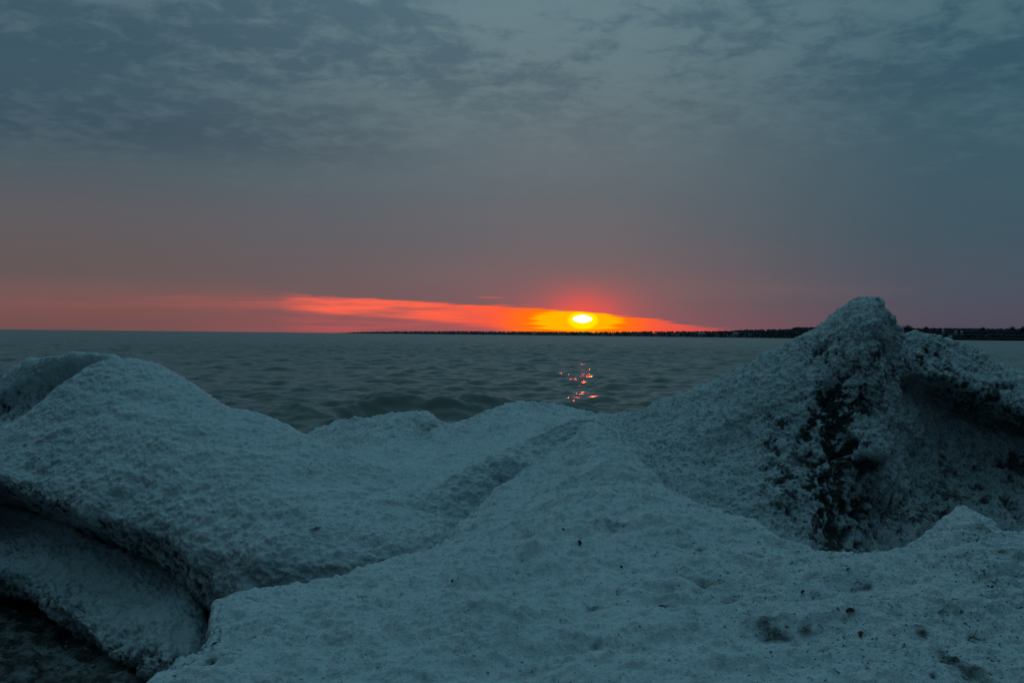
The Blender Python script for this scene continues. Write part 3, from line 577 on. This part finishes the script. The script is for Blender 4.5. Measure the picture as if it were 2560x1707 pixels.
def twig(cx, cy, L, label, rot=0, branches=2):
    c, n = on_ice(cx, cy); L = L / F * c[1]; V, Fc = [], []
    def tube(pts, r0):
        o = len(V)
        for i, p_ in enumerate(pts):
            rr = r0 * (1 - .6 * i / len(pts))
            for k in range(5): V.append((p_[0], p_[1] + rr * math.cos(k * 1.2566), p_[2] + rr * math.sin(k * 1.2566)))
        for i in range(len(pts) - 1):
            for k in range(5): Fc.append((o + i*5 + k, o + i*5 + (k+1) % 5, o + i*5 + 5 + (k+1) % 5, o + i*5 + 5 + k))
    main = [((i / 7 - .5) * L, L * .12 * math.sin(i * .9 + cx), L * (.06 + .05 * math.sin(i + cy))) for i in range(8)]; tube(main, max(.0018, L * .035))
    for b_ in range(branches):
        s0 = main[2 + b_ * 2]; sg = 1 if b_ % 2 else -1; tube([(s0[0] + L * .09 * i, s0[1] + sg * L * .08 * i, s0[2] + L * .03 * i) for i in range(4)], max(.0014, L * .022))
    o = mesh_np('twig', V, Fc, M_TWIG); place(o, c, n, rot); tag(o, label, 'twig', 'twigs on the ice')
def clod(cx, cy, L, label, mt=None):
    c, n = on_ice(cx, cy); L = L / F * c[1] * .5; Vs_, Fs_, o_ = [], [], 0
    for k in range(4):
        v = IV * (1 + .35 * vn(IV * 2 + k * 9 + cx, .8, 3)[:, None]) * L * np.array([.8, .6, .5]) * random.uniform(.4, .8) + np.array([random.uniform(-.6, .6) * L, random.uniform(-.3, .3) * L, L * .15]); Vs_.append(v); Fs_.append(IF + o_); o_ += len(v)
    o = mesh_np('clod', np.concatenate(Vs_), np.concatenate(Fs_), mt or M_TWIG, smooth=False); place(o, c, n, .3 + cx); tag(o, label, 'clod', 'dark clods on the ice')
leaf(2125, 1530, 22, 'largest reddish brown curled leaf on the right of the ice shelf', .4)
leaf(2152, 1586, 20, 'upright reddish leaf below the largest curled leaf', 1.9)
leaf(2008, 1482, 12, 'small brown leaf above and left of the largest curled leaf', .9)
leaf(2260, 1612, 9, 'tiny pointed dark leaf beside the brown stain near the right corner', .2)
leaf(2478, 1655, 14, 'dark flat leaf in the lower right corner of the shelf', .1)
twig(1640, 1385, 24, 'thin curved twig on the shelf below the central ridge', .7, 0)
twig(2142, 1458, 26, 'forked twig in the dirty patch under the ice hollow', .5, 3)
twig(2110, 1592, 22, 'dark twig left of the upright reddish leaf', 1.2, 1)
twig(2225, 1515, 24, 'bent twig to the right of the largest curled leaf', 1.1, 2)
twig(2445, 1345, 26, 'standing twig on the small cone of ice at right', 1.5, 1)
twig(2055, 1568, 20, 'slanting twig between the dirty lump and the reddish leaves', -.7, 1)
twig(2190, 1595, 13, 'short twig right of the upright reddish leaf', 1.2, 1)
twig(2292, 1563, 14, 'short bent twig above the brown stain at right', -.6, 1)
twig(2355, 1530, 24, 'knotted twig among grit at the right of the shelf', .4, 3)
twig(2430, 1601, 60, 'longest thin twig lying in the lower right', .25, 2)
twig(1990, 1705, 26, 'twig at the bottom edge of the picture', -.5, 1)
twig(1555, 1458, 10, 'tiny twig above the dark stain in the middle of the shelf', .3, 0)
clod(1450, 1357, 18, 'black crumbly clod in the middle of the shelf below the ridge')
clod(1553, 1415, 13, 'small black clod right of the crumbly clod')
clod(1735, 1383, 8, 'tiny black clod under the right slope of the central ridge')
clod(1132, 1450, 11, 'small dark clod on the left half of the shelf')
clod(2480, 1467, 11, 'dark clod near the right edge of the shelf')
clod(1410, 1323, 9, 'tiny clod uphill from the crumbly black clod')
clod(930, 1622, 12, 'dark fleck of debris at the lower left of the shelf')

# fine litter: slivers and crumbs scattered over all the ice
Vs, Fs, off = [], [], 0
TET = np.array([(1, 0, -.3), (-.5, .8, -.3), (-.5, -.8, -.3), (0, 0, .7)]); TF = np.array([(0, 1, 3), (1, 2, 3), (2, 0, 3), (0, 2, 1)])
def scatter(Agrid, count, wfun, smin, smax):
    global off
    V = Agrid.reshape(-1, 3); N = normals(Agrid).reshape(-1, 3); pr = proj(V)
    ok = (pr[0] > -100) & (pr[0] < 2660) & (pr[1] < 1800) & (N[:, 2] > .15)
    w = wfun(pr[0], pr[1]) * ok * (V[:, 1] > 2.5) * (.25 + np.clip(fbm(V, .35, 2, 90), 0, 1) * 2)
    a_ = np.linalg.norm(np.cross(np.gradient(Agrid, axis=0), np.gradient(Agrid, axis=1)), axis=2).ravel(); w = w * a_
    ids = rng.choice(len(V), count, p=w / w.sum())
    for k in ids:
        s = smin + (smax - smin) * rng.random() ** 3; L = rng.choice([1, 1.3, 3.0, 5.5], p=[.4, .3, .2, .1]); th = rng.uniform(0, 6.28); z = N[k]
        x_ = np.cross(z, [math.cos(th), math.sin(th), .1]); x_ /= np.linalg.norm(x_); y_ = np.cross(z, x_)
        t_ = TET * np.array([L * s * .6, s * .45, s * .5])
        Vs.append(V[k] + t_[:, :1] * x_ + t_[:, 1:2] * y_ + t_[:, 2:] * z); Fs.append(TF + off); off += 4
scatter(A2, 7500, lambda a, b_: .12 + np.clip((a - 1500) / 800, 0, 1) * 1.0, .002, .010)
scatter(B2, 700, lambda a, b_: 1.0 + 0 * a, .003, .012)
scatter(H2, 350, lambda a, b_: 1.0 + 0 * a, .003, .010)
scatter(E2, 250, lambda a, b_: 1.0 + 0 * a, .004, .012)
scatter(F2, 2600, lambda a, b_: 1.0 + 0 * a, .004, .014)
scatter(C2, 120, lambda a, b_: 1.0 + 0 * a, .004, .012)
tag(mesh_np('litter', np.concatenate(Vs), np.concatenate(Fs), M_TWIG, smooth=False), 'dark grit, twig slivers and leaf crumbs scattered over the ice', 'litter', kind='stuff')

# ice crumbs in the slush, lower left
M_CRUMB = plain('ice_crumb', (.16, .19, .20), .25, .3, 20); Vs, Fs, off = [], [], 0
for k in range(420):
    px_, py_ = rng.uniform(-80, 330), rng.uniform(1480, 1760)
    d = EYE * F / (py_ - (823 + .0105 * px_)) ; x, y = (px_ - CX) / F * d, d
    j = (np.clip(round((y + 6) / 17.8 * 519), 0, 519)) * 620 + np.clip(round((x + 9) / 18 * 619), 0, 619); z = Vg[int(j), 2]
    s = .004 + .016 * rng.random() ** 4; v = IV * (1 + rng.uniform(-.3, .3, (len(IV), 1))) * s * np.array([1, 1, .7]) + np.array([x, y, z + s * .4]); Vs.append(v); Fs.append(IF + off); off += len(v)
tag(mesh_np('ice_crumbs', np.concatenate(Vs), np.concatenate(Fs), M_CRUMB, smooth=False), 'small wet ice crumbs lying in the dark slush at lower left', 'ice crumbs', kind='stuff')
